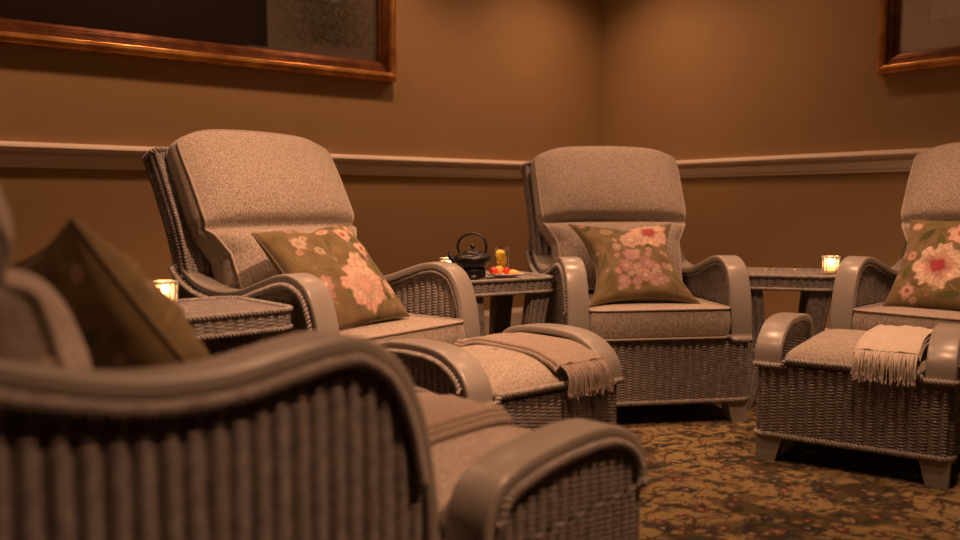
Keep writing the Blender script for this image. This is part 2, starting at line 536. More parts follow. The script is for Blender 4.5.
# ------------------------------------------------------------ framed pictures
def framed(name, label, along, s0, s1, z0, z1, wd, paint, mats, nx=160, ny=120, depth=.07):
    """frame hung on a wall: s along the wall from the corner, built in a local frame (x along wall, y out of it)"""
    base = room(s0, 0, z0) if along == 'left' else room(0, s0, z0)
    ex = E1 if along == 'left' else E2
    ey = E2 if along == 'left' else E1
    root = empty(name, base)
    setp(root, label, 'picture')
    W, Hh = s1 - s0, z1 - z0
    def T(x, y, z):
        v = ex * x + ey * y
        return (v.x, v.y, z)
    prof = [(0, .002), (0, depth * .75), (.008, depth * .86), (wd * .22, depth), (wd * .40, depth * .95), (wd * .46, depth * .72), (wd * .60, depth * .66), (wd * .78, depth * .60), (wd * .86, depth * .45),
            (wd, depth * .38), (wd, .002)]
    seg = {'outer_moulding': prof[:6] + [(wd * .46, .002)], 'inner_moulding': [(wd * .46, .002)] + prof[5:]}
    for (nm, pr), mt in zip(seg.items(), mats):
        mb = MB(); rings = []
        for cx, cz, sx, sz in ((0, 0, 1, 1), (W, 0, -1, 1), (W, Hh, -1, -1), (0, Hh, 1, -1)):
            rings.append([T(cx + sx * o, d, cz + sz * o) for o, d in pr])
        R = np.array(rings)
        mb.grid(R, wrap_u=True, wrap_v=True)
        mb.build(nm, mt, root, smooth=False, bevel=.002)
    x = np.linspace(wd - .005, W - wd + .005, nx); z = np.linspace(wd - .005, Hh - wd + .005, ny)
    X, Z = np.meshgrid(x, z, indexing='ij')
    P = np.stack([ex.x * X + ey.x * .012, ex.y * X + ey.y * .012, Z], -1)
    mb = MB(); mb.grid(P, color=paint(X, Z, W, Hh))
    mb.build('print', M['print'], root, smooth=False)
    return root

def smooth_noise(X, Z, k, seed, oct=6):
    r = np.random.RandomState(seed); o = 0
    for i in range(oct):
        a = r.uniform(0, 2 * PI); f = k * (1 + .6 * i); p = r.uniform(0, 6, 2)
        o = o + np.sin((X * math.cos(a) + Z * math.sin(a)) * f + p[0]) * np.cos((-X * math.sin(a) + Z * math.cos(a)) * f * .9 + p[1])
    return o / math.sqrt(oct)

def paint_left(X, Z, W, H):  # mirror view: the reflected room and pale panel painted as fixed colour
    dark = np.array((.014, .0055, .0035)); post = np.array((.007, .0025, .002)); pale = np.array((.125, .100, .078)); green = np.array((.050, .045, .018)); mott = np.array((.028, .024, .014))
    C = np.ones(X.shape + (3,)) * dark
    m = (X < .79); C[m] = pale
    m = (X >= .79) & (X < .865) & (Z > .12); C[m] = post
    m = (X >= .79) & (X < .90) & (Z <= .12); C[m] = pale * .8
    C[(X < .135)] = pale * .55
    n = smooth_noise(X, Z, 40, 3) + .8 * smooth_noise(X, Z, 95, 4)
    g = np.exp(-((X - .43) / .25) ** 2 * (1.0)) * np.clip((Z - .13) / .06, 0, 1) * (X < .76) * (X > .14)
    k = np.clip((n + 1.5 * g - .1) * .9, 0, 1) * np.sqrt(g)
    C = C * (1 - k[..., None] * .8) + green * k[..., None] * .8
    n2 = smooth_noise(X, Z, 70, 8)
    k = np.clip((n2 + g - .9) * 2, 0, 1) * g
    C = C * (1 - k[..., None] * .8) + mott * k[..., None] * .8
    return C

def paint_right(X, Z, W, H):
    mat = np.array((.50, .44, .37)); pap = np.array((.56, .49, .41)); ink = np.array((.26, .20, .13))
    C = np.ones(X.shape + (3,)) * mat
    inn = (X > .24) & (X < W - .24) & (Z > .24) & (Z < H - .24)
    C[inn] = pap
    edge = ((np.abs(Z - .24) < .004) & (X > .24) & (X < W - .24)) | ((np.abs(X - .24) < .004) & (Z > .24))
    C[edge] = pap * .75
    n = smooth_noise(X, Z, 55, 12) + .7 * smooth_noise(X, Z, 120, 14)
    g = np.exp(-((X - W / 2) / .17) ** 2 - ((Z - H / 2) / .22) ** 2)
    k = np.clip((n + 2.2 * g - 2.0) * 1.2, 0, 1) * inn * np.clip(g * 2 - .2, 0, 1)
    return C * (1 - k[..., None]) + ink * k[..., None]

framed('framed_picture', 'large gilt framed dark mirror view with a pale leafy panel, reflection painted in, on the left wall', 'left', 1.765, 4.9, 1.575, 2.62, .11, paint_left, (M['gold'], M['gold_dark']), 260, 120)
framed('framed_picture', 'gilt framed pale print at the top right on the right wall', 'right', 2.062, 3.10, 1.535, 2.45, .095, paint_right, (M['gold'], M['gold_dark']), 120, 120)

# ------------------------------------------------------------ armchair
HW, FR = .370, .380     # half width, front reach
ARM = [(-.385, .715), (-.372, .675), (-.325, .628), (-.24, .592), (-.13, .577), (-.02, .588), (.09, .620), (.18, .645), (.25, .645), (.315, .610), (.355, .53), (.374, .43), (.380, .335)]
ARM_NEAR = [(-.47, .86), (-.44, .820), (-.37, .775), (-.28, .732), (-.18, .695), (-.08, .671), (.02, .666), (.10, .675), (.18, .684), (.24, .676), (.305, .630), (.350, .545), (.374, .43), (.380, .335)]
BAND_W, BAND_T = .085, .026

def band(mb, prof, side, w=BAND_W, outer=HW, outer_back=.352, n=56, T=BAND_T):
    """bent flat arm: rounded rectangular section swept along the (u, z) profile of its top face"""
    P = spline(prof, n)
    Tn = np.gradient(P, axis=0); Tn /= np.linalg.norm(Tn, axis=1)[:, None]
    Nn = np.stack([-Tn[:, 1], Tn[:, 0]], 1)
    sec = rrect(w / 2, T / 2, .007, 3)
    rings = []
    for i in range(n):
        f = i / (n - 1)
        oc = outer_back + (outer - outer_back) * min(1, f * 1.6)
        vc = oc - w / 2
        c = P[i] - Nn[i] * T / 2
        rings.append([(side * (vc + a), -(c[0] + Nn[i][0] * b), c[1] + Nn[i][1] * b) for a, b in sec])
    mb.loft(np.array(rings))
    return P, Nn

def local(u, v, z):  # chair coordinates: forward is -Y, v to the picture's right
    return (v, -u, z)
def toL(A):
    A = np.asarray(A, float)
    return np.stack([A[..., 1], -A[..., 0], A[..., 2]], -1)

BACK_REAR = spline([(-.400, .10), (-.400, .35), (-.405, .58), (-.435, .72), (-.492, .86), (-.560, 1.005)], 40)

def boxed(mb, pipe, b0, b1, hw, r, ztop, thick, bulge, n=44, power=2.6, lowpipe=True):
    """boxed seat cushion: rounded-rectangle outline between u=b0..b1, |v|<hw"""
    cu, hu = (b0 + b1) / 2, (b1 - b0) / 2
    O, _ = resample_closed(rrect(hu, hw, r), 96)
    rings = []
    zb = ztop - thick
    for k in np.linspace(.02, 1, 12):
        rings.append(np.c_[cu + O[:, 0] * k, O[:, 1] * k, np.full(len(O), zb - .006 * (1 - k ** 3))])
    for f in np.linspace(.1, .9, 6):
        ex = 1 + .022 * math.sin(PI * f)
        rings.append(np.c_[cu + O[:, 0] * ex, O[:, 1] * ex, np.full(len(O), zb + f * thick)])
    for k in np.linspace(1, .02, 16):
        rings.append(np.c_[cu + O[:, 0] * k, O[:, 1] * k, np.full(len(O), ztop + bulge * (1 - k ** power))])
    mb.loft(toL(np.array(rings)))
    for z in ((ztop, zb) if lowpipe else (ztop,)):
        tube(pipe, toL(np.c_[cu + O[:, 0] * 1.004, O[:, 1] * 1.004, np.full(len(O), z)]), .0048, 7, closed=True)

def back_cushion(mb, pipe, shift=0.0, lean=1.0):
    """tall back cushion, upper head roll and lower lumbar roll with a crease between"""
    # rear centre line (u,z), from the seat up
    C = spline([(-.255, .465), (-.275, .60), (-.315, .74), (-.382, .89), (-.470, 1.075)], 91)
    T = np.gradient(C, axis=0); T /= np.linalg.norm(T, axis=1)[:, None]
    N = np.stack([T[:, 1], -T[:, 0]], 1)      # forward
    nh, nw = 91, 49
    h = np.linspace(0, 1, nh)
    # half width with height: narrow between the arms, wide above them, round shoulders
    W = np.interp(h, [0, .30, .42, .5, .85, 1], [.270, .278, .325, .335, .338, .334])
    W = W - .045 * np.clip((h - .93) / .07, 0, 1) ** 2.5
    crease = .44
    x = np.linspace(-1, 1, nw)
    X, Hh = np.meshgrid(x, h)
    up = np.clip((Hh - crease) / (1 - crease), 0, 1); lo = np.clip(Hh / crease, 0, 1)
    edge_thick = np.where(Hh > crease, .100 - .02 * up, .100 + .055 * (1 - lo) ** .8) - .022 * np.exp(-((Hh - crease) / .022) ** 2)
    roll = np.where(Hh > crease, .066 * np.sin(PI * np.clip(up, 0, 1) ** .62).clip(0) ** .5, .074 * np.sin(PI * np.clip(lo, 0, 1) ** 1.7).clip(0) ** .5)
    side = (1 - np.abs(X) ** 5)
    F = edge_thick + roll * side + shift
    ztopdrop = -.020 * np.abs(X) ** 6 * np.clip((Hh - .7) / .3, 0, 1) + .012 * (1 - X ** 2) * np.clip((Hh - .8) / .2, 0, 1)
    Wg = W[:, None]
    def pos(F):
        u = C[:, 0][:, None] + N[:, 0][:, None] * F
        z = C[:, 1][:, None] + N[:, 1][:, None] * F + ztopdrop
        return np.stack([u, X * Wg, z], -1)
    front = pos(F)
    rear = pos(np.full_like(F, .004 + shift * .8))
    mb.grid(toL(front)); mb.grid(toL(rear), flip=True)
    # boxing strip around the edge
    def perim(A):
        return np.vstack([A[0, :], A[1:, -1], A[-1, -2::-1], A[-2:0:-1, 0]])
    pf, pr = perim(front), perim(rear)
    strip = np.stack([pf * (1 - k) + pr * k for k in np.linspace(0, 1, 7)], 0)
    cen = np.array([(C[:, 0]).mean(), 0, C[:, 1].mean()])
    d = pf - cen; d[:, 0] = 0; d /= np.linalg.norm(d, axis=1)[:, None] + 1e-9
    for i, k in enumerate(np.linspace(0, 1, 7)):
        strip[i] += d * .010 * math.sin(PI * k)
    mb.grid(toL(strip), wrap_v=True, flip=True)
    tube(pipe, toL(pf), .005, 7, closed=True)
    tube(pipe, toL(pr * .15 + pf * .85 * 0 + pr * .85), .0045, 6, closed=True)

def leg_mesh(mb, x, y, sx, sy, h, top=.042, bot=.030, splay=.0):
    """tapered block foot, vertical on its outer faces"""
    ox, oy = x, y
    rings = []
    for z, w in ((-.003, bot), (h * .5, (top + bot) / 2), (h, top)):
        rings.append([(ox - sx * a * 2 * w, oy - sy * b * 2 * w, z) for a, b in ((0, 0), (1, 0), (1, 1), (0, 1))])
    R = np.array(rings)
    mb.loft(R)

def make_chair(arm, shift=0.0):
    root = empty('wicker_armchair')
    # woven base
    u0, u1 = -.405, .374
    out = rrect(HW - .006, (u1 - u0) / 2, .03) + np.array([0, -(u0 + u1) / 2])
    out, _ = resample_closed(out, 400)
    fn, L = loop_fn(out, z0=.088)
    mb = MB(); wicker(mb, fn, L, .245, wrap=True)
    base = mb.build('wicker_base', M['wicker'], root)
    # side panels, outer and inner skins under each arm
    P = spline(arm, 80)
    order = np.argsort(P[:, 0])
    for sd in (-1, 1):
        mb = MB()
        top = lambda u: np.interp(u, P[order, 0], P[order, 1]) - BAND_T * .9
        mk = lambda s, t, Q: Q[..., 2] < top(-Q[..., 1])
        a, b = -.40, .352
        wicker(mb, planar((sd * (HW - .008), -a, .325), (0, -1, 0), (0, 0, 1)), b - a, .42, mask=mk, flip=(sd > 0))
        wicker(mb, planar((sd * (HW - .070), -a, .325), (0, -1, 0), (0, 0, 1)), b - a, .42, mask=mk, flip=(sd < 0))
        # front closing strip behind the band
        mb.box((sd * (HW - .048), -.352, .43), (.04, .004, .19))
        mb.build('wicker_side_panel', M['wicker'], root)
        mb = MB(); band(mb, arm, sd)
        mb.build('arm', M['band'], root)
    # back shell
    BR = BACK_REAR
    def back_fn():
        d = np.r_[0, np.cumsum(np.linalg.norm(np.diff(BR, axis=0), axis=1))]
        Lh = d[-1]
        hw = .368
        O = rrect(hw, .048, .02); O, Lp = resample_closed(O, 300)
        O2 = np.vstack([O, O[:1]])
        dd = np.linspace(0, Lp, len(O2))
        T = np.gradient(BR, axis=0); T /= np.linalg.norm(T, axis=1)[:, None]
        def fn(s, t):
            sm = np.mod(s, Lp)
            x = np.interp(sm, dd, O2[:, 0]); y = np.interp(sm, dd, O2[:, 1])
            u = np.interp(t, d, BR[:, 0]); z = np.interp(t, d, BR[:, 1])
            tu = np.interp(t, d, T[:, 0]); tz = np.interp(t, d, T[:, 1])
            k = np.interp(t, [0, Lh * .45, Lh], [.93, .95, 1.0])
            off = .048 - y          # forward distance from the rear line
            uu = u + tz * off; zz = z - tu * off
            return np.stack([x * k, -uu, zz], -1)
        return fn, Lp, Lh
    fn, Lp, Lh = back_fn()
    mb = MB(); t0 = .24
    f2 = lambda s, t: fn(s, t + t0)
    wicker(mb, f2, Lp, Lh - t0, wrap=True)
    rim = f2(np.linspace(0, Lp, 60, endpoint=False), np.full(60, Lh - t0))
    mb.add(rim - np.array([0, 0, .003]), [tuple(range(60))])
    bk = mb.build('wicker_back', M['wicker'], root)
    # braided edges
    def trim(P, r, closed=False):
        m = MB(); braid(m, P, r, closed=closed); return m.build('braided_trim', M['braid'], root)
    trim(np.c_[out, np.full(len(out), .090)], .009, True)
    for yy, sg in ((-u1, 1), (-u0, -1)):
        trim(np.array([(-HW - .002, yy + sg * .030, .326), (-HW + .004, yy, .326), (-.292, yy - sg * .002, .326), (-.276, yy - sg * .002, .342), (.276, yy - sg * .002, .342), (.292, yy - sg * .002, .326), (HW - .004, yy, .326), (HW + .002, yy + sg * .030, .326)]), .0085)
    trim(rim, .008, True)
    for sd in (-1, 1):
        Q = spline(arm, 60)[3:-6]
        T = np.gradient(Q, axis=0); T /= np.linalg.norm(T, axis=1)[:, None]
        N = np.stack([-T[:, 1], T[:, 0]], 1)
        Q = Q - N * (BAND_T + .007)
        trim(np.c_[np.full(len(Q), sd * (HW + .001)), -Q[:, 0], Q[:, 1]], .0085)
        trim(np.c_[np.full(len(Q), sd * (HW - .078)), -Q[:, 0], Q[:, 1]], .0055)
    mb = MB(); mb.box((0, .0, .322), (.70, .72, .016)); mb.build('seat_deck', M['band'], root, smooth=False)
    for sx in (-1, 1):
        for fy in (-1, 1):
            mb = MB(); leg_mesh(mb, sx * (HW - .012), (-u1 + .004) if fy < 0 else (-u0 - .004), sx, fy, .092)
            mb.build('leg', M['band'], root, smooth=False, bevel=.0012)
    mb = MB(); pp = MB(); boxed(mb, pp, -.235, .385, .281, .035, .452, .112, .014)
    c = mb.build('seat_cushion', M['tweed'], root); pp.build('piping', M['piping'], c)
    mb = MB(); pp = MB(); back_cushion(mb, pp, shift)
    c = mb.build('back_cushion', M['tweed'], root); pp.build('piping', M['piping'], c)
    return root

def copy_tree(o, parent=None):
    c = o.copy(); COL.objects.link(c)
    if parent: c.parent = parent
    for ch in list(o.children): copy_tree(ch, c)
    return c

def place(o, x, y, deg, z=0.0):
    o.location = (x, y, z); o.rotation_euler = (0, 0, math.radians(deg)); return o

CH1 = (-.522, 2.933, 51.5)
CH2 = (.643, 3.598, 8.5)
CH3 = (1.895, 3.285, -46.0)
CH0 = (-.586, 1.197, 140.0)
chair = make_chair(ARM)
place(chair, *CH1)
setp(chair, 'woven armchair left of the teapot table, turned right, cut off by no edge', 'armchair', 'wicker armchairs')
chair['label'] = 'grey wicker armchair between the two footstool-side tables, turned right, with pale tweed cushions'
c2 = copy_tree(chair); place(c2, *CH2); c2['label'] = 'grey wicker armchair facing forward in the corner, with no footstool before it'
c3 = copy_tree(chair); place(c3, *CH3); c3['label'] = 'grey wicker armchair at the right edge, behind the footstool with the cream throw'
c0 = make_chair(ARM_NEAR, .035)
place(c0, *CH0)
setp(c0, 'blurred wicker armchair in the near left foreground, seen from its side', 'armchair', 'wicker armchairs')
chair['label'] = 'grey wicker armchair below the large gilt frame, turned right toward its footstool'

# ------------------------------------------------------------ footstool
FH, FW = .250, .297
FARM = [(-.250, .330), (-.243, .385), (-.215, .430), (-.155, .452), (-.08, .462), (0, .466), (.08, .464), (.14, .453), (.200, .424), (.238, .382), (.250, .325)]
def make_stool():
    root = empty('wicker_footstool')
    out = rrect(FW - .005, FH - .006, .03); out, _ = resample_closed(out, 360)
    fn, L = loop_fn(out, z0=.088)
    mb = MB(); wicker(mb, fn, L, .235, wrap=True); mb.build('wicker_base', M['wicker'], root)
    P = spline(FARM, 80); order = np.argsort(P[:, 0])
    top = lambda u: np.interp(u, P[order, 0], P[order, 1]) - .022
    for sd in (-1, 1):
        mb = MB()
        mk = lambda s, t, Q: Q[..., 2] < top(-Q[..., 1])
        wicker(mb, planar((sd * (FW - .007), .232, .315), (0, -1, 0), (0, 0, 1)), .464, .16, mask=mk, flip=(sd > 0))
        wicker(mb, planar((sd * (FW - .068), .232, .315), (0, -1, 0), (0, 0, 1)), .464, .16, mask=mk, flip=(sd < 0))
        mb.build('wicker_side_panel', M['wicker'], root)
        mb = MB(); band(mb, FARM, sd, outer=FW, outer_back=FW, n=44, T=.024); mb.build('arm', M['band'], root)
    def trim(P, r, closed=False):
        m = MB(); braid(m, P, r, closed=closed); return m.build('braided_trim', M['braid'], root)
    trim(np.c_[out, np.full(len(out), .090)], .009, True)
    # upper edge dips under the arm ends
    for yy, sg in ((-FH, 1), (FH, -1)):
        trim(np.array([(-FW - .002, yy + sg * .034, .324), (-FW + .004, yy + sg * .002, .324), (-FW + .088, yy - sg * .001, .324), (-FW + .104, yy - sg * .001, .345), (FW - .104, yy - sg * .001, .345), (FW - .088, yy - sg * .001, .324), (FW - .004, yy + sg * .002, .324), (FW + .002, yy + sg * .034, .324)]), .0085)
    for sd in (-1, 1):
        Q = spline(FARM, 50)[4:-4]
        T = np.gradient(Q, axis=0); T /= np.linalg.norm(T, axis=1)[:, None]
        N = np.stack([-T[:, 1], T[:, 0]], 1); Q = Q - N * .031
        trim(np.c_[np.full(len(Q), sd * (FW + .001)), -Q[:, 0], Q[:, 1]], .0085)
    mb = MB(); mb.box((0, 0, .318), (.54, .42, .014)); mb.build('deck', M['band'], root, smooth=False)
    for sx in (-1, 1):
        for fy in (-1, 1):
            mb = MB(); leg_mesh(mb, sx * (FW - .010), fy * (FH - .008), sx, fy, .092, top=.044, bot=.031)
            mb.build('leg', M['band'], root, smooth=False, bevel=.0012)
    # domed cushion
    mb = MB()
    O, _ = resample_closed(rrect(FH - .012, FW - .090, .03), 96)
    rings = [np.c_[O[:, 0] * k, O[:, 1] * k, np.full(len(O), .328)] for k in (.02, .5, 1)]
    rings.append(np.c_[O[:, 0] * 1.01, O[:, 1] * 1.0, np.full(len(O), .345)])
    for k in np.linspace(1, .02, 22):
        f = max(0.0, 1 - k ** 3.2) ** .75
        rings.append(np.c_[O[:, 0] * k, O[:, 1] * k, np.full(len(O), .352 + .066 * f)])
    mb.loft(toL(np.array(rings)))
    mb.build('cushion', M['tweed'], root)
    return root
def stool_top(u, v):
    """height of the stool cushion"""
    hx, hy = FH - .012, FW - .090
    k = np.maximum(np.abs(u) / hx, np.abs(v) / hy)
    k = (np.abs(u / hx) ** 6 + np.abs(v / hy) ** 6) ** (1 / 6)
    return .352 + .066 * np.clip(1 - np.clip(k, 0, 1) ** 3.2, 0, 1) ** .75

FS1 = (.047, 2.545, 38.7)
FS3 = (1.302, 2.845, -33.5)
FS0 = (-.060, 1.606, 140.0)
stool = make_stool(); place(stool, *FS1)
setp(stool, 'grey wicker footstool with a taupe fringed throw, in the middle', 'footstool', 'wicker footstools')
s3 = copy_tree(stool); place(s3, *FS3); s3['label'] = 'grey wicker footstool with a cream fringed throw, on the carpet at right'
s0 = copy_tree(stool); place(s0, *FS0); s0['label'] = 'blurred wicker footstool in the near foreground, right of the nearest armchair'

# ------------------------------------------------------------ side tables
TZ = .565
def make_table(w=.20, d=.20):
    root = empty('wicker_side_table')
    out = rrect(w, d, .05); out, _ = resample_closed(out, 240)
    mb = MB()
    fn, L = loop_fn(out, z0=TZ - .055)
    wicker(mb, fn, L, .050, wrap=True, A=.005)
    # woven top
    n = 60
    x = np.linspace(-1, 1, n * 2)
    X, Y = np.meshgrid(x, x, indexing='ij')
    ins = ((np.abs(X) - .75).clip(0) ** 2 + (np.abs(Y) - .75).clip(0) ** 2) < .0625
    Z = TZ - .004 + weave_h((X + 1) * w, (Y + 1) * d, A=.003)
    mb.grid(np.stack([X * w, Y * d, Z], -1), mask=ins)
    mb.build('table_top', M['wicker'], root)
    for zz, rr in ((TZ - .004, .0075), (TZ - .056, .0065)):
        mb = MB(); braid(mb, np.c_[out, np.full(len(out), zz)], rr, closed=True)
        mb.build('braided_trim', M['braid'], root)
    for sx in (-1, 1):
        for sy in (-1, 1):
            O = rrect(.048, .028, .012); O, _ = resample_closed(O, 80)
            LH = TZ - .058
            def scale(t, sx=sx):
                k = 1.0 - .35 * (1 - t / LH) ** .8
                return (k, np.ones_like(k) * 1.0)
            f0, L2 = loop_fn(O, z0=.0, scale=scale)
            def fn(s, t, f0=f0, sx=sx, sy=sy):
                Q = f0(s, t)
                bend = .030 * np.sin(PI * (t / LH)) - .012 * (1 - t / LH)
                Q = Q.copy()
                Q[..., 0] += sx * (w - .062 - bend); Q[..., 1] += sy * (d - .042 - bend * .5)
                return Q
            mb = MB(); wicker(mb, fn, L2, LH, wrap=True, A=.005)
            mb.build('leg', M['wicker'], root)
    mb = MB(); mb.box((0, 0, TZ - .050), (2 * w - .04, 2 * d - .04, .02)); mb.build('under_panel', M['band'], root, smooth=False)
    return root
T1 = (-.800, 2.395, 42.0)
T2 = (.030, 3.430, 30.0)
T3 = (1.300, 3.620, -16.0)
tb = make_table(.220, .178); place(tb, *T2)
setp(tb, 'wicker side table carrying the black teapot, between the two rear armchairs', 'side table', 'wicker side tables')
t3 = make_table(.20, .185); place(t3, *T3)
setp(t3, 'wicker side table with one candle, between the corner armchair and the right-hand armchair', 'side table', 'wicker side tables')
t1 = make_table(.20, .20); place(t1, *T1)
setp(t1, 'wicker side table at left, in front of the armchair below the large frame', 'side table', 'wicker side tables')

# ------------------------------------------------------------ candles in ribbed glasses
def make_candle(r=.037, h=.072):
    root = empty('candle_glass')
    mb = MB(); n = 96
    a = np.linspace(0, 2 * PI, n, endpoint=False)
    prof = [(.001, 0, 0), (.80, 0, 0), (.86, .004, 1), (.92, .3 * h, 1), (1.0, h * .85, 1), (1.0, h, .2), (.93, h, 0), (.90, h * .85, 0), (.82, .3 * h, 0), (.76, .010, 0), (.001, .010, 0)]
    rings = []
    for k, z, rib in prof:
        rr = r * k * (1 + .045 * rib * np.cos(14 * a))
        rings.append(np.c_[rr * np.cos(a), rr * np.sin(a), np.full(n, z)])
    mb.loft(np.array(rings)); mb.build('glass_cup', M['cutglass'], root)
    mb = MB(); mb.lathe([(.001, .011), (r * .70, .011), (r * .74, h * .42), (.001, h * .42)], 24)
    wx = mb.build('wax', M['wax'], root)
    mb = MB(); tube(mb, [(0, 0, h * .42), (0, 0, h * .50)], .0008, 6); mb.build('wick', M['iron'], wx)
    mb = MB(); mb.lathe([(.0005, h * .47), (.004, h * .53), (.0055, h * .62), (.0035, h * .74), (.0005, h * .90)], 14)
    mb.build('flame', M['flame'], root)
    return root
def candle_light(x, y, z, e):
    d = bpy.data.lights.new('candle_glow', 'POINT'); d.energy = e; d.color = (1, .55, .22); d.shadow_soft_size = .012
    o = bpy.data.objects.new('candle_glow', d); COL.objects.link(o); o.location = (x, y, z)
cd = make_candle(); place(cd, -.893, 2.385, 0, TZ + .004)
setp(cd, 'lit candle in a ribbed glass on the side table at left', 'candle', 'lit candles in ribbed glasses')
cb = copy_tree(cd); place(cb, 1.458, 3.510, 20, TZ + .004); cb['label'] = 'lit candle in a ribbed glass by the right-hand armchair, on a side table'
cc = copy_tree(cd); place(cc, -.125, 3.40, 50, TZ + .004); cc['label'] = 'lit candle in a ribbed glass, half hidden behind an arm left of the teapot'
for x, y in ((-.893, 2.385), (1.458, 3.510), (-.125, 3.40)):
    candle_light(x, y, TZ + .055, .8)

# ------------------------------------------------------------ teapot on its warmer
def teapot():
    x, y = -.030, 3.300
    wr = empty('teapot_warmer', (x, y, TZ + .004)); setp(wr, 'black cast iron warmer ring under the teapot', 'warmer')
    mb = MB(); mb.lathe([(.030, 0), (.048, 0), (.050, .006), (.044, .010), (.044, .026), (.052, .031), (.052, .036), (.040, .036), (.036, .030), (.034, .008)], 40)
    mb.build('ring', M['iron'], wr)
    for k in range(3):
        a = k * 2 * PI / 3 + .3
        mb = MB(); mb.box((.046 * math.cos(a), .046 * math.sin(a), .018), (.012, .016, .036), a); mb.build('foot', M['iron'], wr, bevel=.002, smooth=False)
    t = empty('teapot', (x, y, TZ + .004 + .036), math.radians(-8)); setp(t, 'black cast iron teapot with a tall hoop handle on the side table', 'teapot')
    mb = MB(); n = 72
    a = np.linspace(0, 2 * PI, n, endpoint=False)
    prof = [(.001, .0), (.040, .0), (.052, .006), (.066, .018), (.073, .032), (.074, .040), (.070, .048), (.058, .056), (.044, .061), (.038, .063), (.001, .063)]
    mb.loft(np.array([np.c_[r * np.cos(a), r * np.sin(a), np.full(n, z)] for r, z in prof])); mb.build('body', M['iron'], t)
    mb = MB(); P = spline([(-.060, 0, .026), (-.078, 0, .036), (-.088, 0, .050), (-.096, 0, .060)], 14)
    tube(mb, P, np.linspace(.015, .008, 14), 12); mb.build('spout', M['iron'], t)
    mb = MB(); mb.lathe([(.001, .074), (.012, .073), (.030, .069), (.040, .063), (.040, .061), (.001, .061)], 36)
    mb.lathe([(.004, .072), (.004, .079), (.010, .083), (.011, .088), (.007, .093), (.001, .094)], 20)
    mb.build('lid', M['iron'], t)
    mb = MB(); P = spline([(-.050, 0, .058), (-.058, 0, .085), (-.047, 0, .116), (-.018, 0, .134), (.014, 0, .135), (.043, 0, .118), (.055, 0, .086), (.050, 0, .058)], 50)
    tube(mb, P, .0050, 10); mb.build('handle', M['iron'], t)
teapot()

# ------------------------------------------------------------ glass of lemon water
def tumbler():
    x, y = .088, 3.462
    g = empty('drinking_glass', (x, y, TZ + .004)); setp(g, 'tall clear glass of water with lemon slices, behind the fruit plate', 'glass')
    r, h = .031, .112
    mb = MB(); mb.lathe([(.0005, 0), (r * .92, 0), (r, h * .1), (r, h), (r - .002, h), (r - .002, h * .1), (r * .85, .006), (.0005, .006)], 40); mb.build('tumbler', M['glass'], g)
    mb = MB(); mb.lathe([(.0005, .0065), (r * .84, .0065), (r - .0024, h * .12), (r - .0024, h * .84), (.0005, h * .84)], 40); mb.build('water', glass_mat('water', (1, .97, .90), 0, 1.02), g)
    for i, (dx, dz, ti, az) in enumerate(((-.004, .084, 1.25, .25), (.003, .062, 1.35, -.5), (0, .040, 1.1, .9))):
        mb = MB(); rr = .024
        a = np.linspace(0, 2 * PI, 28, endpoint=False)
        R = np.array([np.c_[k * rr * np.cos(a), k * rr * np.sin(a), np.full(28, z)] for k, z in ((.02, -.002), (.97, -.002), (1, 0), (.97, .002), (.02, .002))])
        mat = Matrix.Rotation(az, 3, 'Z') @ Matrix.Rotation(ti, 3, 'X')
        R = R @ np.array(mat).T + np.array([dx, 0, dz])
        mb.loft(R); mb.build('lemon_slice', M['lemon'], g)
tumbler()

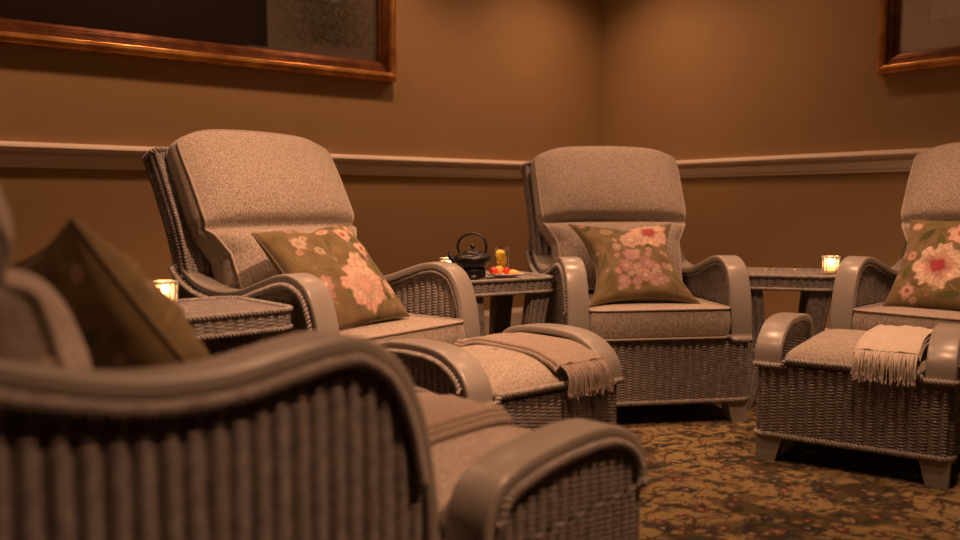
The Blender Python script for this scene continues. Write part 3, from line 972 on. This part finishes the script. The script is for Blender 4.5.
# ------------------------------------------------------------ plate of fruit
def fruit_plate():
    x, y = .099, 3.362
    z = TZ + .005
    mb = MB(); mb.lathe([(.0005, 0), (.045, 0), (.050, .003), (.080, .011), (.081, .013), (.048, .006), (.0005, .006)], 48)
    o = mb.build('plate', M['porcelain']); o.location = (x, y, z)
    setp(o, 'small white plate with cut fruit on the side table', 'plate')
    def blob(name, label, cat, mat, dx, dy, s, shape=(1, 1, 1), rz=0, group=None, leaf=False):
        a = np.linspace(0, 2 * PI, 24, endpoint=False); R = []
        for ph in np.linspace(-PI / 2 + .05, PI / 2 - .05, 14):
            k = math.cos(ph); R.append(np.c_[s * k * np.cos(a) * shape[0], s * k * np.sin(a) * shape[1], np.full(24, s * shape[2] * (1 + math.sin(ph)))])
        mb = MB(); mb.loft(np.array(R)); b = mb.build(name, mat)
        b.location = (x + dx, y + dy, z + .0065); b.rotation_euler = (0, 0, rz)
        setp(b, label, cat, group)
        if leaf:
            mb = MB()
            for k in range(5):
                q = k * 2 * PI / 5
                c, sn = math.cos(q), math.sin(q)
                top = 2 * s * shape[2]
                mb.add([(0, 0, top), (.007 * c - .003 * sn, .007 * sn + .003 * c, top + .001), (.013 * c, .013 * sn, top - .004), (.007 * c + .003 * sn, .007 * sn - .003 * c, top + .001)], [(0, 1, 2, 3)])
            mb.build('calyx', M['leaf'], b)
    blob('strawberry', 'red strawberry at the left of the fruit plate', 'fruit', M['straw'], -.046, -.012, .018, (1, 1, .85), leaf=True)
    blob('peach_half', 'orange peach half behind the left strawberry', 'fruit', M['peach'], -.024, .006, .021, (1, 1, .8))
    blob('strawberry', 'small red strawberry in the middle of the fruit plate', 'fruit', M['straw'], .006, -.012, .014, (1, .9, 1.1), leaf=True)
    def wedge(label, mat, dx, dy, rz, L=.05, t=.013):
        mb = MB(); R = []
        for i in range(13):
            a = PI * (i / 12)
            k = math.sin(a) ** .7 + .05
            cx = -L / 2 * math.cos(a)
            R.append([(cx, -t * k, 0), (cx, t * k, 0), (cx, t * .5 * k, .017 * k), (cx, -t * .5 * k, .017 * k)])
        mb.loft(np.array(R)); o = mb.build('melon_wedge', mat); o.location = (x + dx, y + dy, z + .0065); o.rotation_euler = (0, 0, rz)
        setp(o, label, 'fruit')
    wedge('yellow melon wedge at the right of the fruit plate', M['melon'], .034, -.006, .3)
    wedge('orange melon wedge behind the yellow one on the fruit plate', M['peach'], .030, .028, -.2, .045)
fruit_plate()

# ------------------------------------------------------------ scatter pillows
OLIVE = np.array((.155, .115, .052)); OLIVE_D = np.array((.07, .052, .022)); PINK = np.array((.48, .30, .23)); CREAM = np.array((.56, .43, .32))
ROSE = np.array((.30, .045, .05)); GREEN = np.array((.07, .085, .02)); MAUVE = np.array((.33, .19, .19))
def floral(X, Y, flowers, leaves, seed=1, base=OLIVE, dense=0):
    C = np.ones(X.shape + (3,)) * base
    n = smooth_noise(X, Y, 5, seed); C = C * (1 + .16 * n[..., None])
    def blend(m, col):
        nonlocal C
        m = np.clip(m, 0, 1)[..., None]; C = C * (1 - m) + col * m
    r = np.random.RandomState(seed)
    for (x, y, s, ang, wd) in leaves:
        c, sn = math.cos(ang), math.sin(ang)
        p = (X - x) * c + (Y - y) * sn; q = -(X - x) * sn + (Y - y) * c
        k = 1 - (p / s) ** 2
        m = (wd * s * k - np.abs(q)) / .012
        blend(np.where(k > 0, m, 0), GREEN * r.uniform(.7, 1.3))
        blend(np.where(k > 0, 1 - np.abs(q) / .008, 0) * .6, OLIVE * 1.3)
    # loose sprigs and small blossoms between the large flowers
    for i in range(34):
        x, y = r.uniform(-1, 1, 2); a = r.uniform(0, PI); k = r.uniform(.06, .16)
        c, sn = math.cos(a), math.sin(a); p = (X - x) * c + (Y - y) * sn; q = -(X - x) * sn + (Y - y) * c + .25 * p * p / k
        blend(np.where(np.abs(p) < k, (.16 * k * (1 - (p / k) ** 2) - np.abs(q)) / .012, 0) * .75, (GREEN, OLIVE_D, OLIVE * 1.7)[i % 3])
    wob = .5 * smooth_noise(X, Y, 9, seed + 3); streak = smooth_noise(X, Y, 26, seed + 7)
    small = [(r.uniform(-.95, .95), r.uniform(-.95, .95), r.uniform(.035, .075), (PINK, CREAM, MAUVE)[k % 3] * .8, CREAM * .9, ROSE) for k in range(16)]
    small += [(r.normal(.02, .36), r.normal(-.42, .26), r.uniform(.05, .10), (MAUVE, PINK * .85, MAUVE * 1.2, CREAM * .7)[k % 4], (PINK, CREAM * .8)[k % 2], CREAM * .7) for k in range(dense)]
    for (x, y, s, c1, c2, c3) in small + list(flowers):
        d = np.hypot(X - x, Y - y); a = np.arctan2(Y - y, X - x)
        ph = r.uniform(0, 6)
        for ring, (k, col) in enumerate(((1.0, c1), (.80, c1 * .85 + c2 * .25), (.62, c2 * .95), (.46, c1 * .8 + c2 * .1 if s < .3 else c3 * .5 + c1 * .45), (.33, c3))):
            ph += 1.3; npet = (7, 6, 5, 5, 4)[ring]
            R = s * k * (1 + .10 * np.cos(npet * a + ph) + .05 * np.cos((npet * 2 + 1) * a + ph * 2) + .16 * wob)
            shade = 1 + .16 * np.cos(a * (npet * 3) + 3 * wob) * np.clip(d / (s * k), 0, 1) + .10 * streak
            m = np.clip((R - d) / .02, 0, 1)[..., None]
            C = C * (1 - m) + (col * shade[..., None]) * m
            blend((1 - np.abs(d - R) / .016) * .35, col * .6)
    return C
def pillow(name, label, size, th, loc, mat4, flowers, leaves, seed, pinch=.10, chop=0.0, n=110, base=OLIVE, lump=1.0, dense=0):
    x = np.linspace(-1, 1, n); X, Y = np.meshgrid(x, x, indexing='ij')
    a = size / 2
    px = a * X * (1 - pinch * (1 - Y ** 2) * np.abs(X) ** 1.5)
    py = a * Y * (1 - pinch * .55 * (1 - X ** 2) * np.abs(Y) ** 1.5)
    py = py - chop * np.exp(-(X / .32) ** 2) * np.clip(Y, 0, 1) ** 2
    T = th / 2 * ((1 - X ** 2).clip(0) ** .42) * ((1 - Y ** 2).clip(0) ** .42)
    n1 = smooth_noise(X, Y, 3.2, seed + 20)
    T = T * (1 + .10 * n1 * lump) 
    corner = (np.abs(X) * np.abs(Y)) ** 3
    fold = chop * .9 * np.exp(-(X / .16) ** 2) * np.clip(Y + .2, 0, 1)
    T2 = T - fold * (T > .01)
    C = floral(X, Y, flowers, leaves, seed, base, dense)
    top = np.stack([px, py, np.maximum(T2, .0015)], -1); bot = np.stack([px, py, -T - .0], -1)
    root = None
    mb = MB(); mb.grid(top, color=C); mb.grid(bot, color=C[::-1], flip=True)
    o = mb.build(name, M['floral'])
    per = np.vstack([top[0, :], top[1:, -1], top[-1, -2::-1], top[-2:0:-1, 0]]); per[:, 2] = 0
    mb = MB(); tube(mb, per, .0035, 6, closed=True); ed = mb.build('seam', M['seam'], o)
    o.matrix_world = mat4
    setp(o, label, 'pillow', 'floral scatter pillows')
    return o
M['seam'] = noise_mat('olive seam', (.12, .09, .045), (.15, .115, .055), 100, rough=.8)

def chair_mat(ch, u, v, z, tilt, roll=0.0, yaw=0.0):
    """pillow plane standing on the seat: local x to the right, y up, z toward the sitter's front"""
    x, y, d = ch
    R = Matrix.Rotation(math.radians(d), 4, 'Z')
    B = Matrix(((1, 0, 0, v), (0, 0, -1, -u), (0, 1, 0, z), (0, 0, 0, 1)))  # x->x, y->z, z->-y
    Tl = Matrix.Rotation(math.radians(-tilt), 4, 'X')
    Yw = Matrix.Rotation(math.radians(yaw), 4, 'Y')
    Rl = Matrix.Rotation(math.radians(roll), 4, 'Z')
    return Matrix.Translation((x, y, 0)) @ R @ B @ Yw @ Tl @ Rl

F = [PINK, CREAM, ROSE, MAUVE]
pillow('scatter_pillow', 'floral pillow leaning to the side on the armchair below the large gilt frame', .42, .15, None,
       chair_mat(CH1, .115, -.085, .618, 42, roll=4, yaw=0),
       [(.15, -.45, .42, PINK, CREAM * .85, PINK * .9), (.30, -.05, .22, CREAM * .9, PINK, CREAM), (.45, .62, .17, PINK, CREAM, ROSE), (.62, .25, .15, PINK * 1.1, CREAM, ROSE), (-.55, .55, .14, CREAM * .7, CREAM * .8, OLIVE * 2),
        (-.30, .30, .10, CREAM * .6, CREAM * .8, OLIVE), (.1, .80, .10, PINK, CREAM, ROSE), (-.6, -.3, .16, MAUVE, PINK, CREAM), (.8, -.5, .14, CREAM * .8, PINK, CREAM), (.78, .75, .13, PINK, CREAM, ROSE)],
       [(.62, .48, .16, .4, .5), (.7, -.1, .2, 1.2, .35), (.55, -.7, .12, .3, .6), (.0, .45, .16, 1.4, .25), (.35, .85, .15, .2, .4), (-.2, -.6, .2, 2.0, .3), (.88, .1, .12, 1.7, .4)], 3, pinch=.11, chop=.015)
pillow('scatter_pillow', 'floral pillow pinched at its waist, upright on the corner armchair', .455, .13, None,
       chair_mat(CH2, .120, -.034, .614, 47, roll=0, yaw=0),
       [(.42, .62, .44, PINK, CREAM * .95, ROSE), (-.02, .36, .2, CREAM * .8, PINK, CREAM), (.72, .45, .2, PINK, CREAM, PINK), (-.1, -.05, .16, MAUVE, PINK * .9, MAUVE), (.15, -.25, .15, MAUVE * .9, PINK * .8, CREAM * .8), (-.25, -.3, .15, MAUVE * .9, PINK * .8, CREAM * .8),
        (.05, -.55, .15, PINK * .8, MAUVE, CREAM * .8), (-.35, -.62, .13, MAUVE, PINK * .8, CREAM * .7), (.35, -.6, .14, MAUVE, PINK * .8, CREAM * .7), (-.45, .62, .13, OLIVE * 2, CREAM * .5, OLIVE * 1.5), (-.35, .15, .1, CREAM * .6, PINK, CREAM)],
       [(-.8, .8, .16, .6, .5), (-.25, .75, .25, -.2, .3), (.28, .12, .2, 1.3, .4), (.62, -.3, .2, 1.0, .3), (.75, -.6, .22, 2.2, .3), (-.65, -.5, .22, 1.0, .2), (-.7, -.1, .2, 1.3, .25), (.8, .3, .14, .9, .4)], 5, pinch=.30, chop=.012, dense=34)
pillow('scatter_pillow', 'floral pillow with a deep red peony, on the armchair at the right edge', .42, .13, None,
       chair_mat(CH3, .11, -.01, .625, 38, roll=0, yaw=0),
       [(-.18, -.22, .44, CREAM * .95, PINK, ROSE), (.12, .55, .30, PINK, CREAM, ROSE), (-.72, .0, .10, PINK, CREAM, ROSE), (.6, -.5, .3, PINK, CREAM, ROSE), (-.62, -.75, .13, PINK * .9, CREAM, ROSE), (-.8, .75, .10, PINK, CREAM, CREAM)],
       [(-.55, .5, .22, .9, .4), (-.75, -.35, .2, 1.5, .35), (-.25, .35, .2, 1.9, .4), (.1, -.8, .25, .2, .3), (-.45, .8, .2, .1, .3)], 7, pinch=.10)
pillow('scatter_pillow', 'blurred floral pillow on the nearest armchair at far left', .35, .15, None,
       chair_mat(CH0, .075, .008, .655, 32, roll=-16, yaw=0),
       [(.5, -.5, .22, CREAM * .55, OLIVE * 2.2, CREAM * .5), (-.1, .1, .15, ROSE * .6, OLIVE, ROSE * .5), (-.5, -.5, .2, CREAM * .5, OLIVE * 2, CREAM * .5)],
       [(.3, -.2, .25, .8, .4), (-.3, .5, .2, 1.6, .5), (.6, .2, .2, .2, .3)], 9, pinch=.10)

# ------------------------------------------------------------ fringed throws
def throw(stool_pose, label, matname, u0, u1, v0, v1, hang, fr_len, layers=3, seed=1, skew=0.0, nfr=44, backhang=0.0):
    root = empty('throw_blanket'); x, y, d = stool_pose
    place(root, x, y, d)
    setp(root, label, 'throw', 'fringed wool throws')
    rs = np.random.RandomState(seed)
    t = .0085
    nl = 46
    mb = MB()
    def path(off, back, hg):
        # centre line in (u, z) over the cushion top, then hanging down the front
        us = np.linspace(u0 - back, u1, 34)
        z = stool_top(np.clip(us, -.20, .19), np.zeros_like(us) + (v0 + v1) / 2)
        z = np.maximum(z, .385) + .006 + off
        P = np.c_[us, z]
        zf = P[-1, 1]
        fall = [(u1 + .018 + off * .4, zf - .007), (u1 + .034 + off * .6, zf - .016)]
        return np.vstack([P, fall])
    for i in range(layers):
        ins = .010 * i
        P = spline(path(t * 1.15 * i, .006 * (layers - i), hang if i == layers - 1 else hang * .75), nl)
        T = np.gradient(P, axis=0); T /= np.linalg.norm(T, axis=1)[:, None]; N = np.stack([-T[:, 1], T[:, 0]], 1)
        m = 40
        rings = []
        vv0 = v0 + ins * .6; vv1 = v1 - ins * .2
        for j in range(nl):
            f = j / (nl - 1)
            xs = np.linspace(0, 1, m)
            wob = .0022 * np.sin(xs * 9 + f * 5 + i) + .0015 * np.sin(xs * 23 + i * 2)
            vs = vv0 + (vv1 - vv0) * xs + skew * (f - .5)
            upr = [(P[j, 0] + N[j, 0] * (t * e + wb), v, P[j, 1] + N[j, 1] * (t * e + wb)) for v, wb, e in zip(vs, wob, .5 * np.sqrt(np.clip(1 - (2 * xs - 1) ** 10, 0, 1)))]
            lwr = [(P[j, 0] + N[j, 0] * (-t * e + wb), v, P[j, 1] + N[j, 1] * (-t * e + wb)) for v, wb, e in zip(vs, wob, .5 * np.sqrt(np.clip(1 - (2 * xs - 1) ** 10, 0, 1)))]
            rings.append(upr + lwr[::-1])
        mb.loft(toL(np.array(rings)))
        # rolled fold where the layers turn at the near edge
        if i < layers - 1:
            E = np.array([(p[0] + q[0] * t * .6, vv0 + .004 + skew * (k / (nl - 1) - .5), p[1] + q[1] * t * .6) for k, (p, q) in enumerate(zip(P, N))])
            tube(mb, toL(E), t * 1.05, 10)
    cl = mb.build('cloth', M[matname], root)
    mb = MB()
    end = P[-1]
    for k in range(nfr):
        v = v0 + .006 + (v1 - v0 - .012) * k / (nfr - 1) + skew * .5
        for q in range(2):
            L = fr_len * rs.uniform(.8, 1.1); dv = rs.uniform(-.012, .012); du = rs.uniform(-.002, .012)
            pts = spline([(end[0] - .004, v, end[1] + .003), (end[0] + .022, v + dv * .2, end[1] - L * .14), (end[0] + .036 + du * .4, v + dv * .5, end[1] - L * .45), (end[0] + .036 + du, v + dv, end[1] - L)], 9)
            tube(mb, toL(pts), np.linspace(.0021, .0012, 9), 5)
    mb.build('fringe', M[matname], root)
    return root
throw(FS1, 'taupe folded throw with fringe across the middle footstool', 'throw', -.225, .200, .030, .215, .02, .085, layers=3, seed=3, skew=.0)
throw(FS3, 'cream folded throw with pale fringe on the footstool at right', 'throw_cream', -.225, .190, .020, .205, .024, .085, layers=3, seed=5, skew=-.02)
tf = throw(FS0, 'blurred folded throw on the nearest footstool', 'throw', -.130, .200, -.03, .20, .02, .06, layers=4, seed=7)
tf.scale = (1, -1, 1)   # its fringe hangs at the end by the armchair
